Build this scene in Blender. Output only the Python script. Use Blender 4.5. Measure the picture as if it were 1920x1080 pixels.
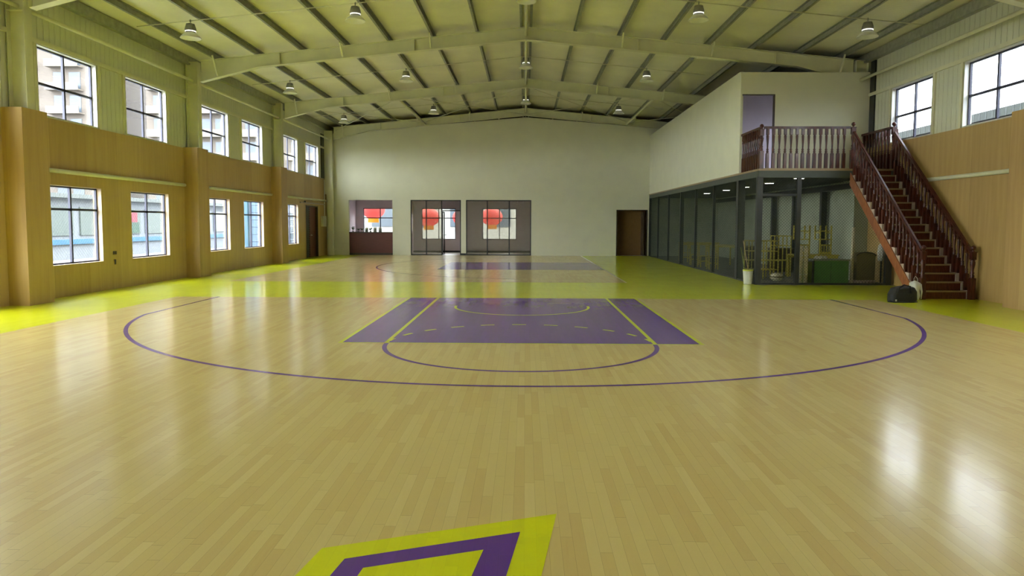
import bpy, math, random
from mathutils import Matrix, Vector
random.seed(7)
for o in list(bpy.data.objects): bpy.data.objects.remove(o, do_unlink=True)
S = bpy.context.scene
COL = S.collection
PI = math.pi

# ------------------------------------------------------------------ camera, world, exposure
F, SY, YAW, PITCH, ROLL, H = 1336.3, -30.22, .018485, .068338, .002853, 1.6105
cd = bpy.data.cameras.new('camera'); cam = bpy.data.objects.new('camera', cd); COL.objects.link(cam)
cd.sensor_width = 36; cd.lens = F*36/1920; cd.shift_y = SY/1920; cd.clip_start = .05; cd.clip_end = 500
fw = Vector((-math.sin(YAW)*math.cos(PITCH), math.cos(YAW)*math.cos(PITCH), -math.sin(PITCH)))
rt = Vector((math.cos(YAW), math.sin(YAW), 0)); up = rt.cross(fw)
r2 = rt*math.cos(ROLL)+up*math.sin(ROLL); u2 = -rt*math.sin(ROLL)+up*math.cos(ROLL)
M = Matrix(((r2.x, u2.x, -fw.x, 0), (r2.y, u2.y, -fw.y, 0), (r2.z, u2.z, -fw.z, H), (0, 0, 0, 1)))
cam.matrix_world = M
S.camera = cam
S.view_settings.view_transform = 'Standard'; S.view_settings.look = 'None'
S.view_settings.gamma = 1; S.view_settings.use_curve_mapping = False
S.view_settings.exposure = 0.5
W = bpy.data.worlds.new('overcast_sky'); S.world = W; W.use_nodes = True
bg = W.node_tree.nodes['Background']
bg.inputs['Color'].default_value = (.93, .97, 1.0, 1); bg.inputs['Strength'].default_value = 15

# ------------------------------------------------------------------ materials
def new_mat(name):
    m = bpy.data.materials.new(name); m.use_nodes = True
    nt = m.node_tree; b = nt.nodes['Principled BSDF']
    return m, nt, b
def node(nt, t, **kw):
    n = nt.nodes.new(t)
    for k, v in kw.items(): setattr(n, k, v)
    return n
def ramp(nt, stops):
    r = node(nt, 'ShaderNodeValToRGB'); e = r.color_ramp.elements
    while len(e) < len(stops): e.new(.5)
    for i, (p, c) in enumerate(stops): e[i].position = p; e[i].color = (*c, 1)
    return r
def mat(name, col, rough=.6, metal=0, var=.08, scale=6, stretch=(1, 1, 1), coat=0, bump=0, bscale=60):
    m, nt, b = new_mat(name)
    tc = node(nt, 'ShaderNodeNewGeometry'); mp = node(nt, 'ShaderNodeMapping')
    mp.inputs['Scale'].default_value = stretch
    nt.links.new(tc.outputs['Position'], mp.inputs[0])
    n = node(nt, 'ShaderNodeTexNoise'); n.inputs['Scale'].default_value = scale; n.inputs['Detail'].default_value = 5
    nt.links.new(mp.outputs[0], n.inputs['Vector'])
    lo = tuple(c*(1-var) for c in col); hi = tuple(min(1, c*(1+var)) for c in col)
    r = ramp(nt, [(.3, lo), (.7, hi)]); nt.links.new(n.outputs['Fac'], r.inputs[0])
    nt.links.new(r.outputs[0], b.inputs['Base Color'])
    b.inputs['Roughness'].default_value = rough; b.inputs['Metallic'].default_value = metal
    b.inputs['Coat Weight'].default_value = coat; b.inputs['Coat Roughness'].default_value = .1
    if bump:
        n2 = node(nt, 'ShaderNodeTexNoise'); n2.inputs['Scale'].default_value = bscale
        nt.links.new(mp.outputs[0], n2.inputs['Vector'])
        bp = node(nt, 'ShaderNodeBump'); bp.inputs['Strength'].default_value = bump; bp.inputs['Distance'].default_value = .01
        nt.links.new(n2.outputs['Fac'], bp.inputs['Height']); nt.links.new(bp.outputs[0], b.inputs['Normal'])
    return m
def emit(name, col, s):
    m, nt, b = new_mat(name)
    b.inputs['Base Color'].default_value = (*col, 1)
    b.inputs['Emission Color'].default_value = (*col, 1); b.inputs['Emission Strength'].default_value = s
    return m
def math_n(nt, op, a, b_=None, c=None):
    n = node(nt, 'ShaderNodeMath', operation=op)
    for i, v in enumerate((a, b_, c)):
        if v is None: continue
        if isinstance(v, (int, float)): n.inputs[i].default_value = v
        else: nt.links.new(v, n.inputs[i])
    return n.outputs[0]
def floor_mat(name, stops, seam, rough):
    """strip flooring laid along Y: narrow random-length boards, varnished"""
    m, nt, b = new_mat(name)
    g = node(nt, 'ShaderNodeNewGeometry'); sp = node(nt, 'ShaderNodeSeparateXYZ'); nt.links.new(g.outputs['Position'], sp.inputs[0])
    w = .062
    row = math_n(nt, 'FLOOR', math_n(nt, 'DIVIDE', sp.outputs['X'], w))
    wn = node(nt, 'ShaderNodeTexWhiteNoise', noise_dimensions='1D'); nt.links.new(row, wn.inputs['W'])
    off = math_n(nt, 'MULTIPLY', wn.outputs['Value'], 7.3)
    ly = math_n(nt, 'DIVIDE', math_n(nt, 'ADD', sp.outputs['Y'], off), .78)
    seg = math_n(nt, 'FLOOR', ly)
    cb = node(nt, 'ShaderNodeCombineXYZ'); nt.links.new(row, cb.inputs[0]); nt.links.new(seg, cb.inputs[1])
    w2 = node(nt, 'ShaderNodeTexWhiteNoise', noise_dimensions='2D'); nt.links.new(cb.outputs[0], w2.inputs['Vector'])
    # grain inside the board
    mp = node(nt, 'ShaderNodeMapping'); mp.inputs['Scale'].default_value = (45, 3, 1); nt.links.new(g.outputs['Position'], mp.inputs[0])
    addv = node(nt, 'ShaderNodeVectorMath', operation='ADD'); nt.links.new(mp.outputs[0], addv.inputs[0])
    sc = node(nt, 'ShaderNodeVectorMath', operation='SCALE'); sc.inputs['Scale'].default_value = 9; nt.links.new(w2.outputs['Color'], sc.inputs[0])
    nt.links.new(sc.outputs[0], addv.inputs[1])
    gn = node(nt, 'ShaderNodeTexNoise'); gn.inputs['Scale'].default_value = 1; gn.inputs['Detail'].default_value = 4; nt.links.new(addv.outputs[0], gn.inputs['Vector'])
    f = math_n(nt, 'ADD', math_n(nt, 'MULTIPLY', w2.outputs['Value'], .78), math_n(nt, 'MULTIPLY', gn.outputs['Fac'], .22))
    r = ramp(nt, stops); nt.links.new(f, r.inputs[0])
    fx = math_n(nt, 'FRACT', math_n(nt, 'DIVIDE', sp.outputs['X'], w)); fy = math_n(nt, 'FRACT', ly)
    ex = math_n(nt, 'LESS_THAN', fx, .02); ey = math_n(nt, 'LESS_THAN', fy, .0035)
    e = math_n(nt, 'MULTIPLY', math_n(nt, 'MAXIMUM', ex, ey), seam)
    mx = node(nt, 'ShaderNodeMixRGB', blend_type='MULTIPLY'); nt.links.new(e, mx.inputs[0]); nt.links.new(r.outputs[0], mx.inputs[1]); mx.inputs[2].default_value = (.25, .2, .12, 1)
    nt.links.new(mx.outputs[0], b.inputs['Base Color'])
    b.inputs['Roughness'].default_value = .45; b.inputs['Specular IOR Level'].default_value = .15
    b.inputs['Coat Weight'].default_value = 1; b.inputs['Coat IOR'].default_value = 1.30
    # varnish gloss: faintly different tilt and gloss from board to board
    w3 = node(nt, 'ShaderNodeTexNoise'); w3.inputs['Scale'].default_value = 1.2; nt.links.new(g.outputs['Position'], w3.inputs['Vector'])
    mr = node(nt, 'ShaderNodeMapRange'); mr.inputs['To Min'].default_value = rough*.8; mr.inputs['To Max'].default_value = rough*1.25
    nt.links.new(w3.outputs['Fac'], mr.inputs['Value']); nt.links.new(mr.outputs[0], b.inputs['Coat Roughness'])
    bm = node(nt, 'ShaderNodeMapping'); bm.inputs['Scale'].default_value = (1.5, 4, 1); nt.links.new(g.outputs['Position'], bm.inputs[0])
    bn = node(nt, 'ShaderNodeTexNoise'); bn.inputs['Scale'].default_value = 3.2; nt.links.new(bm.outputs[0], bn.inputs['Vector'])
    hh = bn.outputs['Fac']
    bp = node(nt, 'ShaderNodeBump'); bp.inputs['Strength'].default_value = .05; bp.inputs['Distance'].default_value = .01
    nt.links.new(hh, bp.inputs['Height']); nt.links.new(bp.outputs[0], b.inputs['Coat Normal'])
    return m
def ply_mat(name, c1, c2, axis_w=1.22):
    """plywood lining in tall sheets, grain upright"""
    m, nt, b = new_mat(name)
    g = node(nt, 'ShaderNodeNewGeometry'); sp = node(nt, 'ShaderNodeSeparateXYZ'); nt.links.new(g.outputs['Position'], sp.inputs[0])
    t = math_n(nt, 'ADD', sp.outputs['X'], sp.outputs['Y'])
    sheet = math_n(nt, 'FLOOR', math_n(nt, 'DIVIDE', t, axis_w))
    wn = node(nt, 'ShaderNodeTexWhiteNoise', noise_dimensions='1D'); nt.links.new(sheet, wn.inputs['W'])
    mp = node(nt, 'ShaderNodeMapping'); mp.inputs['Scale'].default_value = (9, 9, .7); nt.links.new(g.outputs['Position'], mp.inputs[0])
    n = node(nt, 'ShaderNodeTexNoise'); n.inputs['Scale'].default_value = 1.2; n.inputs['Detail'].default_value = 6; nt.links.new(mp.outputs[0], n.inputs['Vector'])
    f = math_n(nt, 'ADD', math_n(nt, 'MULTIPLY', wn.outputs['Value'], .35), math_n(nt, 'MULTIPLY', n.outputs['Fac'], .65))
    r = ramp(nt, [(.25, c1), (.75, c2)]); nt.links.new(f, r.inputs[0])
    fr = math_n(nt, 'FRACT', math_n(nt, 'DIVIDE', t, axis_w)); e = math_n(nt, 'MULTIPLY', math_n(nt, 'LESS_THAN', fr, .006), .5)
    mx = node(nt, 'ShaderNodeMixRGB', blend_type='MULTIPLY'); nt.links.new(e, mx.inputs[0]); nt.links.new(r.outputs[0], mx.inputs[1]); mx.inputs[2].default_value = (.3, .22, .1, 1)
    nt.links.new(mx.outputs[0], b.inputs['Base Color']); b.inputs['Roughness'].default_value = .5
    return m
def ribbed_mat(name, col, pitch, axis, depth, rough=.5, var=.05):
    m, nt, b = new_mat(name)
    g = node(nt, 'ShaderNodeNewGeometry'); sp = node(nt, 'ShaderNodeSeparateXYZ'); nt.links.new(g.outputs['Position'], sp.inputs[0])
    fr = math_n(nt, 'FRACT', math_n(nt, 'DIVIDE', sp.outputs[axis], pitch))
    tri = math_n(nt, 'ABSOLUTE', math_n(nt, 'SUBTRACT', fr, .5))
    h = node(nt, 'ShaderNodeMapRange', interpolation_type='SMOOTHSTEP'); nt.links.new(tri, h.inputs['Value'])
    h.inputs['From Min'].default_value = .38; h.inputs['From Max'].default_value = .48
    bp = node(nt, 'ShaderNodeBump'); bp.inputs['Strength'].default_value = 1; bp.inputs['Distance'].default_value = depth
    nt.links.new(h.outputs[0], bp.inputs['Height']); nt.links.new(bp.outputs[0], b.inputs['Normal'])
    n = node(nt, 'ShaderNodeTexNoise'); n.inputs['Scale'].default_value = .8; n.inputs['Detail'].default_value = 6; nt.links.new(g.outputs['Position'], n.inputs['Vector'])
    r = ramp(nt, [(.3, tuple(c*(1-var) for c in col)), (.7, tuple(min(1, c*(1+var)) for c in col))]); nt.links.new(n.outputs['Fac'], r.inputs[0])
    nt.links.new(r.outputs[0], b.inputs['Base Color']); b.inputs['Roughness'].default_value = rough
    return m
def glass_mat(name, tint, refl=1.0, rough=.0, grey_mix=0):
    m, nt, b = new_mat(name); nt.nodes.remove(b); out = nt.nodes['Material Output']
    t = node(nt, 'ShaderNodeBsdfTransparent'); t.inputs[0].default_value = (*tint, 1)
    gl = node(nt, 'ShaderNodeBsdfGlossy'); gl.inputs['Roughness'].default_value = rough
    g = node(nt, 'ShaderNodeNewGeometry'); dt = node(nt, 'ShaderNodeVectorMath', operation='DOT_PRODUCT')
    nt.links.new(g.outputs['Incoming'], dt.inputs[0]); nt.links.new(g.outputs['True Normal'], dt.inputs[1])
    c = math_n(nt, 'SUBTRACT', 1.0, math_n(nt, 'ABSOLUTE', dt.outputs['Value']))
    fr = math_n(nt, 'ADD', math_n(nt, 'MULTIPLY', math_n(nt, 'POWER', c, 5), .9*refl), .04*refl)   # same on both faces of the sheet
    body = t.outputs[0]
    if grey_mix:
        df = node(nt, 'ShaderNodeBsdfDiffuse'); df.inputs[0].default_value = (.62, .60, .52, 1)  # even diffuse grey mixed over the whole sheet
        m0 = node(nt, 'ShaderNodeMixShader'); m0.inputs[0].default_value = grey_mix; nt.links.new(body, m0.inputs[1]); nt.links.new(df.outputs[0], m0.inputs[2]); body = m0.outputs[0]
    mx = node(nt, 'ShaderNodeMixShader'); nt.links.new(fr, mx.inputs[0]); nt.links.new(body, mx.inputs[1]); nt.links.new(gl.outputs[0], mx.inputs[2])
    nt.links.new(mx.outputs[0], out.inputs['Surface'])
    return m
def wood_dark(name, c1, c2, rough=.25):
    m, nt, b = new_mat(name)
    g = node(nt, 'ShaderNodeNewGeometry'); mp = node(nt, 'ShaderNodeMapping'); mp.inputs['Scale'].default_value = (30, 12, 4); nt.links.new(g.outputs['Position'], mp.inputs[0])
    n = node(nt, 'ShaderNodeTexNoise'); n.inputs['Scale'].default_value = 1.5; n.inputs['Detail'].default_value = 6; nt.links.new(mp.outputs[0], n.inputs['Vector'])
    r = ramp(nt, [(.35, c1), (.7, c2)]); nt.links.new(n.outputs['Fac'], r.inputs[0]); nt.links.new(r.outputs[0], b.inputs['Base Color'])
    b.inputs['Roughness'].default_value = rough; b.inputs['Specular IOR Level'].default_value = .35; b.inputs['Coat Weight'].default_value = .18; b.inputs['Coat Roughness'].default_value = .12
    return m

MAPLE = [(0, (.55, .37, .12)), (.12, (.62, .475, .165)), (.45, (.655, .53, .19)), (.8, (.675, .555, .205)), (1, (.72, .60, .24))]
m_maple = floor_mat('maple_strip_floor', MAPLE, .55, .165)
m_lime = floor_mat('lime_floor_paint', [(0, (.66, .72, .003)), (1, (.72, .78, .005))], .12, .15)
m_purple = floor_mat('purple_floor_paint', [(0, (.095, .018, .27)), (1, (.12, .024, .32))], .25, .15)
m_concrete = mat('grey_concrete', (.16, .16, .13), .8, var=.2, scale=2, bump=.1)
m_ply = ply_mat('honey_plywood', (.42, .275, .085), (.55, .385, .14))
m_ply2 = ply_mat('pillar_plywood', (.41, .26, .085), (.54, .37, .135), .45)
m_reveal = mat('pale_reveal_wood', (.66, .50, .36), .5)
m_panelL = ribbed_mat('cream_metal_cladding', (.66, .67, .50), .18, 'Y', .012)
m_steel = mat('cream_steel_paint', (.70, .69, .47), .42, var=.05, scale=3)
m_roof = ribbed_mat('cream_roof_lining', (.82, .80, .60), .13, 'Y', .004, .45, .08)
m_purlin = mat('galvanised_steel', (.36, .37, .30), .5, metal=.3, var=.15, scale=8)
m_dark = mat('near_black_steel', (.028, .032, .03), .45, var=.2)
m_darkw = mat('dark_window_aluminium', (.045, .045, .075), .4, var=.1)
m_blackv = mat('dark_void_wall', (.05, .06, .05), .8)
m_plaster = mat('white_plaster', (.74, .73, .55), .7, var=.03, scale=1.5, bump=.03)
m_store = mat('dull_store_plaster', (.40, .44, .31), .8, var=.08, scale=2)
m_lav = mat('lavender_plaster', (.64, .56, .58), .7, var=.04, scale=2)
m_lav2 = mat('pale_violet_plaster', (.60, .56, .72), .7, var=.04, scale=2)
m_white = mat('white_plastic', (.78, .78, .72), .4, var=.03)
m_glass = glass_mat('window_glass', (.93, .95, .97))
m_tint = glass_mat('grey_tinted_glass', (.72, .71, .66), .35, grey_mix=.14)
m_glassR = glass_mat('dimmed_window_glass', (.64, .66, .69))  # pane colour darkened to weaken the sky glare on the floor
m_clear = glass_mat('clear_glass', (.80, .81, .81), .5)
m_mahog = wood_dark('mahogany_varnish', (.040, .009, .005), (.11, .026, .014), .34)
m_tread = wood_dark('reddish_tread_wood', (.09, .025, .013), (.17, .052, .025), .25)
m_nose = mat('pale_step_nosing', (.34, .24, .12), .4)
m_string = wood_dark('orange_brown_stringer', (.26, .085, .03), (.38, .14, .05), .3)
m_cream = mat('cream_paint', (.48, .39, .30), .6)
m_counter = mat('dark_red_counter', (.13, .035, .025), .35, var=.12, scale=4, stretch=(1, 1, 6))
m_doorred = mat('red_brown_door', (.14, .035, .015), .4, var=.2, scale=6, stretch=(6, 6, 1))
m_doorbr = mat('brown_door_wood', (.30, .17, .06), .5, var=.15, scale=5, stretch=(8, 8, 1))
m_wire = mat('dark_green_mesh_wire', (.05, .062, .045), .5)
m_wireg = mat('grey_window_mesh_wire', (.20, .22, .20), .5)
m_yellow = mat('yellow_pine', (.52, .45, .08), .45, var=.15, scale=8)
m_green = mat('green_cabinet_paint', (.09, .24, .07), .5, var=.1)
m_olive = mat('olive_panel', (.14, .18, .04), .6)
m_roll = mat('cream_mat_roll', (.62, .58, .38), .7, var=.15, scale=20)
m_brown = mat('brown_wicker', (.15, .13, .06), .7, var=.3, scale=40)
m_black = mat('black_fabric', (.012, .014, .015), .6, var=.3, scale=30, bump=.3)
m_cloth = mat('off_white_cloth', (.66, .66, .58), .8, bump=.2, bscale=20)
m_alum = mat('spun_aluminium', (.62, .62, .62), .3, metal=.9, var=.05)
m_lampin = mat('white_reflector', (.80, .80, .72), .35)
m_lampbulb = emit('lamp_glow_ring', (1, 1, .9), .9)
m_down = emit('downlight_diffuser', (1, 1, .96), 14)
m_sock = mat('brown_socket_plate', (.05, .035, .02), .4)
m_box = mat('pale_meter_box', (.62, .62, .46), .5)
m_leaf = mat('plant_leaf', (.035, .10, .02), .5, var=.4, scale=60)
m_red, nt, b = new_mat('red_lantern_fabric')
b.inputs['Base Color'].default_value = (.80, .17, .15, 1); b.inputs['Roughness'].default_value = .6
tl = node(nt, 'ShaderNodeBsdfTranslucent'); tl.inputs[0].default_value = (.85, .20, .18, 1)
mx = node(nt, 'ShaderNodeMixShader'); mx.inputs[0].default_value = .45
nt.links.new(b.outputs[0], mx.inputs[1]); nt.links.new(tl.outputs[0], mx.inputs[2]); nt.links.new(mx.outputs[0], nt.nodes['Material Output'].inputs['Surface'])
m_gold = mat('gold_fringe', (.90, .45, .03), .6)
m_apt = mat('beige_render', (.095, .078, .062), .8, var=.05, scale=.3)
m_slab = mat('cream_balcony_slab', (.14, .118, .092), .8)
m_aptwin = mat('blue_grey_window', (.05, .065, .08), .3)
m_yard = mat('pale_yard_concrete', (.14, .145, .15), .9, var=.08, scale=.5)
m_blue = mat('blue_strip_paint', (.006, .07, .13), .5)
m_hutw = mat('white_hut_wall', (.115, .125, .135), .7)
m_poster1 = mat('red_poster', (.14, .015, .025), .7); m_poster2 = mat('green_poster', (.015, .045, .025), .7)
m_glassh = mat('pale_hut_glass', (.065, .08, .07), .3)
m_tarp = ribbed_mat('blue_white_sheet', (.045, .10, .18), .35, 'Z', .03)
m_greyroof = ribbed_mat('grey_green_sheeting', (.045, .055, .048), .3, 'Y', .03)

# ------------------------------------------------------------------ mesh helpers
class MB:
    def __init__(s): s.v = []; s.f = []; s.mi = []; s.sm = []
    def add(s, vs, fs, mi=0, smooth=False):
        o = len(s.v); s.v += [tuple(v) for v in vs]
        for f in fs: s.f.append(tuple(i+o for i in f)); s.mi.append(mi); s.sm.append(smooth)
    def box(s, x0, x1, y0, y1, z0, z1, mi=0):
        if x0 > x1: x0, x1 = x1, x0
        if y0 > y1: y0, y1 = y1, y0
        if z0 > z1: z0, z1 = z1, z0
        s.add([(x0, y0, z0), (x1, y0, z0), (x1, y1, z0), (x0, y1, z0), (x0, y0, z1), (x1, y0, z1), (x1, y1, z1), (x0, y1, z1)],
              [(0, 3, 2, 1), (4, 5, 6, 7), (0, 1, 5, 4), (1, 2, 6, 5), (2, 3, 7, 6), (3, 0, 4, 7)], mi)
        return s
    def bar(s, a, b, w, h, mi=0, up=(0, 0, 1)):
        a = Vector(a); b = Vector(b); d = (b-a).normalized(); u = Vector(up)
        if abs(d.dot(u)) > .99: u = Vector((0, 1, 0))
        r = d.cross(u).normalized(); u = r.cross(d)
        vs = [p+r*(sx*w/2)+u*(sz*h/2) for p in (a, b) for sx, sz in ((-1, -1), (1, -1), (1, 1), (-1, 1))]
        s.add(vs, [(0, 1, 2, 3), (7, 6, 5, 4), (0, 4, 5, 1), (1, 5, 6, 2), (2, 6, 7, 3), (3, 7, 4, 0)], mi); return s
    def tube(s, pts, r, n=8, mi=0, cap=True, smooth=True):
        pts = [Vector(p) for p in pts]; rings = []
        rr = r if isinstance(r, (list, tuple)) else [r]*len(pts)
        prev = None
        for i, p in enumerate(pts):
            d = (pts[min(i+1, len(pts)-1)]-pts[max(i-1, 0)]).normalized()
            if prev is None:
                u = Vector((0, 0, 1)) if abs(d.z) < .9 else Vector((1, 0, 0))
                a = d.cross(u).normalized()
            else: a = (prev-d*prev.dot(d)).normalized()
            prev = a; b = d.cross(a)
            rings.append([p+(a*math.cos(2*PI*k/n)+b*math.sin(2*PI*k/n))*rr[i] for k in range(n)])
        vs = [v for q in rings for v in q]; fs = []
        for i in range(len(pts)-1):
            for k in range(n):
                k2 = (k+1) % n; fs.append((i*n+k, i*n+k2, (i+1)*n+k2, (i+1)*n+k))
        if cap: fs.append(tuple(range(n))[::-1]); fs.append(tuple((len(pts)-1)*n+k for k in range(n)))
        s.add(vs, fs, mi, smooth); return s
    def lathe(s, prof, cx=0, cy=0, n=16, mi=0, smooth=True, sq=False):
        vs = []; fs = []
        for r, z in prof:
            for k in range(n):
                a = 2*PI*k/n+PI/n; vs.append((cx+r*math.cos(a), cy+r*math.sin(a), z))
        for i in range(len(prof)-1):
            for k in range(n):
                k2 = (k+1) % n; fs.append((i*n+k, i*n+k2, (i+1)*n+k2, (i+1)*n+k))
        fs.append(tuple(range(n))[::-1]); fs.append(tuple((len(prof)-1)*n+k for k in range(n)))
        s.add(vs, fs, mi, smooth); return s
    def poly(s, pts, z, mi=0): s.add([(x, y, z) for x, y in pts], [tuple(range(len(pts)))], mi); return s
    def prism(s, prof, ax, a0, a1, mi=0):
        """prof: 2D outline, swept along axis ax ('x': prof=(y,z), 'y': prof=(x,z))"""
        n = len(prof); f = (lambda p, a: (a, p[0], p[1])) if ax == 'x' else (lambda p, a: (p[0], a, p[1]))
        s.add([f(p, a0) for p in prof]+[f(p, a1) for p in prof],
              [tuple(range(n)), tuple(range(2*n-1, n-1, -1))]+[(i, (i+1) % n+0, (i+1) % n+n, i+n)[::-1] for i in range(n)], mi); return s
    def build(s, name, mats, parent=None):
        me = bpy.data.meshes.new(name); me.from_pydata(s.v, [], s.f)
        if not isinstance(mats, (list, tuple)): mats = [mats]
        for m in mats: me.materials.append(m)
        me.polygons.foreach_set('material_index', s.mi); me.polygons.foreach_set('use_smooth', s.sm); me.update()
        o = bpy.data.objects.new(name, me); COL.objects.link(o)
        if parent:
            o.parent = parent
            # parts are modelled in world space unless the parent was placed; keep where drawn
            o.matrix_parent_inverse = Matrix.Translation(-Vector(parent.location)) if parent.get('_w') else Matrix.Identity(4)
        return o
def box(name, m, parent, *a): return MB().box(*a).build(name, m, parent)
def thing(name, label=None, cat=None, loc=(0, 0, 0), rz=0, group=None, world=False, kind=None):
    o = bpy.data.objects.new(name, None); COL.objects.link(o); o.location = loc; o.rotation_euler = (0, 0, rz); o.empty_display_size = .1
    if world: o['_w'] = 1
    tag(o, label, cat, group, kind); return o
def tag(o, label=None, cat=None, group=None, kind=None):
    if label: o['label'] = label
    if cat: o['category'] = cat
    if group: o['group'] = group
    if kind: o['kind'] = kind
    return o
def copy_tree(o, parent=None):
    c = o.copy(); COL.objects.link(c)
    if parent: c.parent = parent
    for ch in list(o.children): copy_tree(ch, c)
    return c
def rects(a0, a1, b0, b1, holes):
    """rectangle minus holes -> list of rectangles"""
    cuts = sorted({a0, a1, *[min(max(h[i], a0), a1) for h in holes for i in (0, 1)]}); out = []
    for p, q in zip(cuts, cuts[1:]):
        if q-p < 1e-6: continue
        mid = (p+q)/2; hs = sorted((h[2], h[3]) for h in holes if h[0] < mid < h[1]); z = b0
        for lo, hi in hs:
            if lo > z: out.append((p, q, z, min(lo, b1)))
            z = max(z, hi)
        if z < b1: out.append((p, q, z, b1))
    return out
def link_mesh(mb, plane, c, a0, a1, z0, z1, pitch, r):
    """diamond wire mesh between a0..a1 and z0..z1 on plane x=c or y=c"""
    wd = a1-a0; ht = z1-z0; n = int((wd+ht)/pitch)+1
    for sgn in (0, 1):
        for k in range(1, n):
            t = k*pitch
            u0 = max(0, t-ht); u1 = min(wd, t)
            if u1-u0 < .01: continue
            p = [(u0, t-u0), (u1, t-u1)]
            if sgn: p = [(wd-u, z) for u, z in p]
            q = [((c, a0+u, z0+z) if plane == 'x' else (a0+u, c, z0+z)) for u, z in p]
            mb.tube(q, r, 3, cap=False, smooth=False)

# ------------------------------------------------------------------ dimensions of the hall
LX, RX, FY, BY = -9.9, 9.74, 35.45, -9.0
BAYS = (13.75, 20.85, 28.05, 35.2)
CX, BL = -.06, 15.24                      # court axis and base line
rtop = lambda x: 7.20-.099*abs(x)         # top of rafters
roofz = lambda x: 7.41-.099*abs(x)        # underside of the roof lining
UP = [(14.5, 16.5), (17.7, 19.69), (21.8, 23.79), (24.95, 26.86), (29.15, 31.0), (32.15, 34.1)]
UPN = [(7.3, 9.3), (10.5, 12.45), (.1, 2.1), (3.3, 5.3)]
LOW = [(14.59, 16.54), (17.77, 19.68), (22.0, 23.78), (24.97, 26.85), (29.35, 30.98)]
UPR = [(14.3, 16.28), (17.52, 19.42), (21.8, 23.79), (24.95, 26.86), (29.15, 31.0), (32.15, 34.1)]

# ------------------------------------------------------------------ floor and court paint
fl = MB(); fl.box(LX-.2, RX+.2, BY, FY+.2, -.2, 0).build  # lime base
floor = fl.build('floor', m_lime); tag(floor, kind='structure')
b_ = MB(); b_.poly([(-7.56, -6), (7.44, -6), (7.44, BL), (-7.56, BL)], .001)
b_.poly([(-8.14, 19.35), (2.75, 19.35), (2.75, FY-.02), (-8.14, FY-.02)], .001); b_.build('maple_boards', m_maple, floor)
MB().box(6.13, RX+.1, 18.9, FY, 0, .004).build('store_floor', m_concrete, floor)
def ring(cx, cy, r0, r1, a0, a1, z, n=64, mb=None, mi=0):
    mb = mb or MB()
    for i in range(n):
        t0 = a0+(a1-a0)*i/n; t1 = a0+(a1-a0)*(i+1)/n
        mb.add([(cx+r*math.cos(t), cy+r*math.sin(t), z) for r, t in ((r0, t0), (r1, t0), (r1, t1), (r0, t1))], [(0, 1, 2, 3)], mi)
    return mb
def quad(mb, x0, x1, y0, y1, z): mb.poly([(x0, y0), (x1, y0), (x1, y1), (x0, y1)], z)
k = MB(); quad(k, CX-2.41, CX+2.41, BL-5.78, BL, .002); k.build('painted_key', m_purple, floor)
k = MB(); y0 = BL-5.8
for x in (-2.45, 2.395, -1.83, 1.775): quad(k, CX+x, CX+x+.055, y0, BL, .003)
quad(k, CX-2.45, CX+2.45, y0-.015, y0+.03, .003); k.build('key_edge_line', m_lime, floor)
tri_w = math.acos(6.6/6.75); cy = BL-1.575
k = ring(CX, cy, 6.69, 6.75, PI+math.acos(6.6/6.75), 2*PI-math.acos(6.6/6.75), .003, 140)
yy = cy-6.75*math.sin(math.acos(6.6/6.75))
quad(k, CX-6.60, CX-6.54, yy, BL, .003); quad(k, CX+6.54, CX+6.60, yy, BL, .003); k.build('three_point_line', m_purple, floor)
ring(CX, y0, 1.76, 1.82, PI, 2*PI, .0025, 60).build('free_throw_circle_line', m_purple, floor)
k = MB()
for i in range(11):
    a = math.radians(7+i*16.1); ring(CX, y0, 1.77, 1.82, a, a+math.radians(7), .004, 4, k)
k.build('dashed_circle_line', m_lime, floor)
k = ring(CX, cy, 1.25, 1.30, PI, 2*PI, .0035, 40); quad(k, CX-1.30, CX-1.25, cy, cy+.12, .0035); quad(k, CX+1.25, CX+1.30, cy, cy+.12, .0035)
k.build('restricted_arc_line', m_lime, floor)
# second half court, lying across the far end
k = MB(); quad(k, -3.05, 2.75, 24.6, 29.2, .002); k.build('far_painted_key', m_purple, floor)
k = ring(1.17, 26.9, 6.64, 6.69, PI*.5+.2, PI*1.5-.2, .003, 90); k.build('far_three_point_line', m_purple, floor)
k = MB(); quad(k, 2.725, 2.775, 19.35, FY-.1, .003); k.build('far_base_line', mat('pale_line_paint', (.40, .36, .22), .4), floor)
k = MB(); k.poly([(.18, 3.86), (-1.0, 3.41), (-1.13, 2.6), (0, 2.6)], .002); k.build('lime_badge_border', m_lime, floor)
k = MB(); k.poly([(-.02, 3.62), (-.86, 3.30), (-.95, 2.7), (-.14, 2.7)], .003); k.build('purple_badge_band', m_purple, floor)
k = MB(); k.poly([(-.2, 3.41), (-.75, 3.21), (-.80, 2.8), (-.29, 2.8)], .004); k.build('lime_badge_middle', m_lime, floor)

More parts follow.
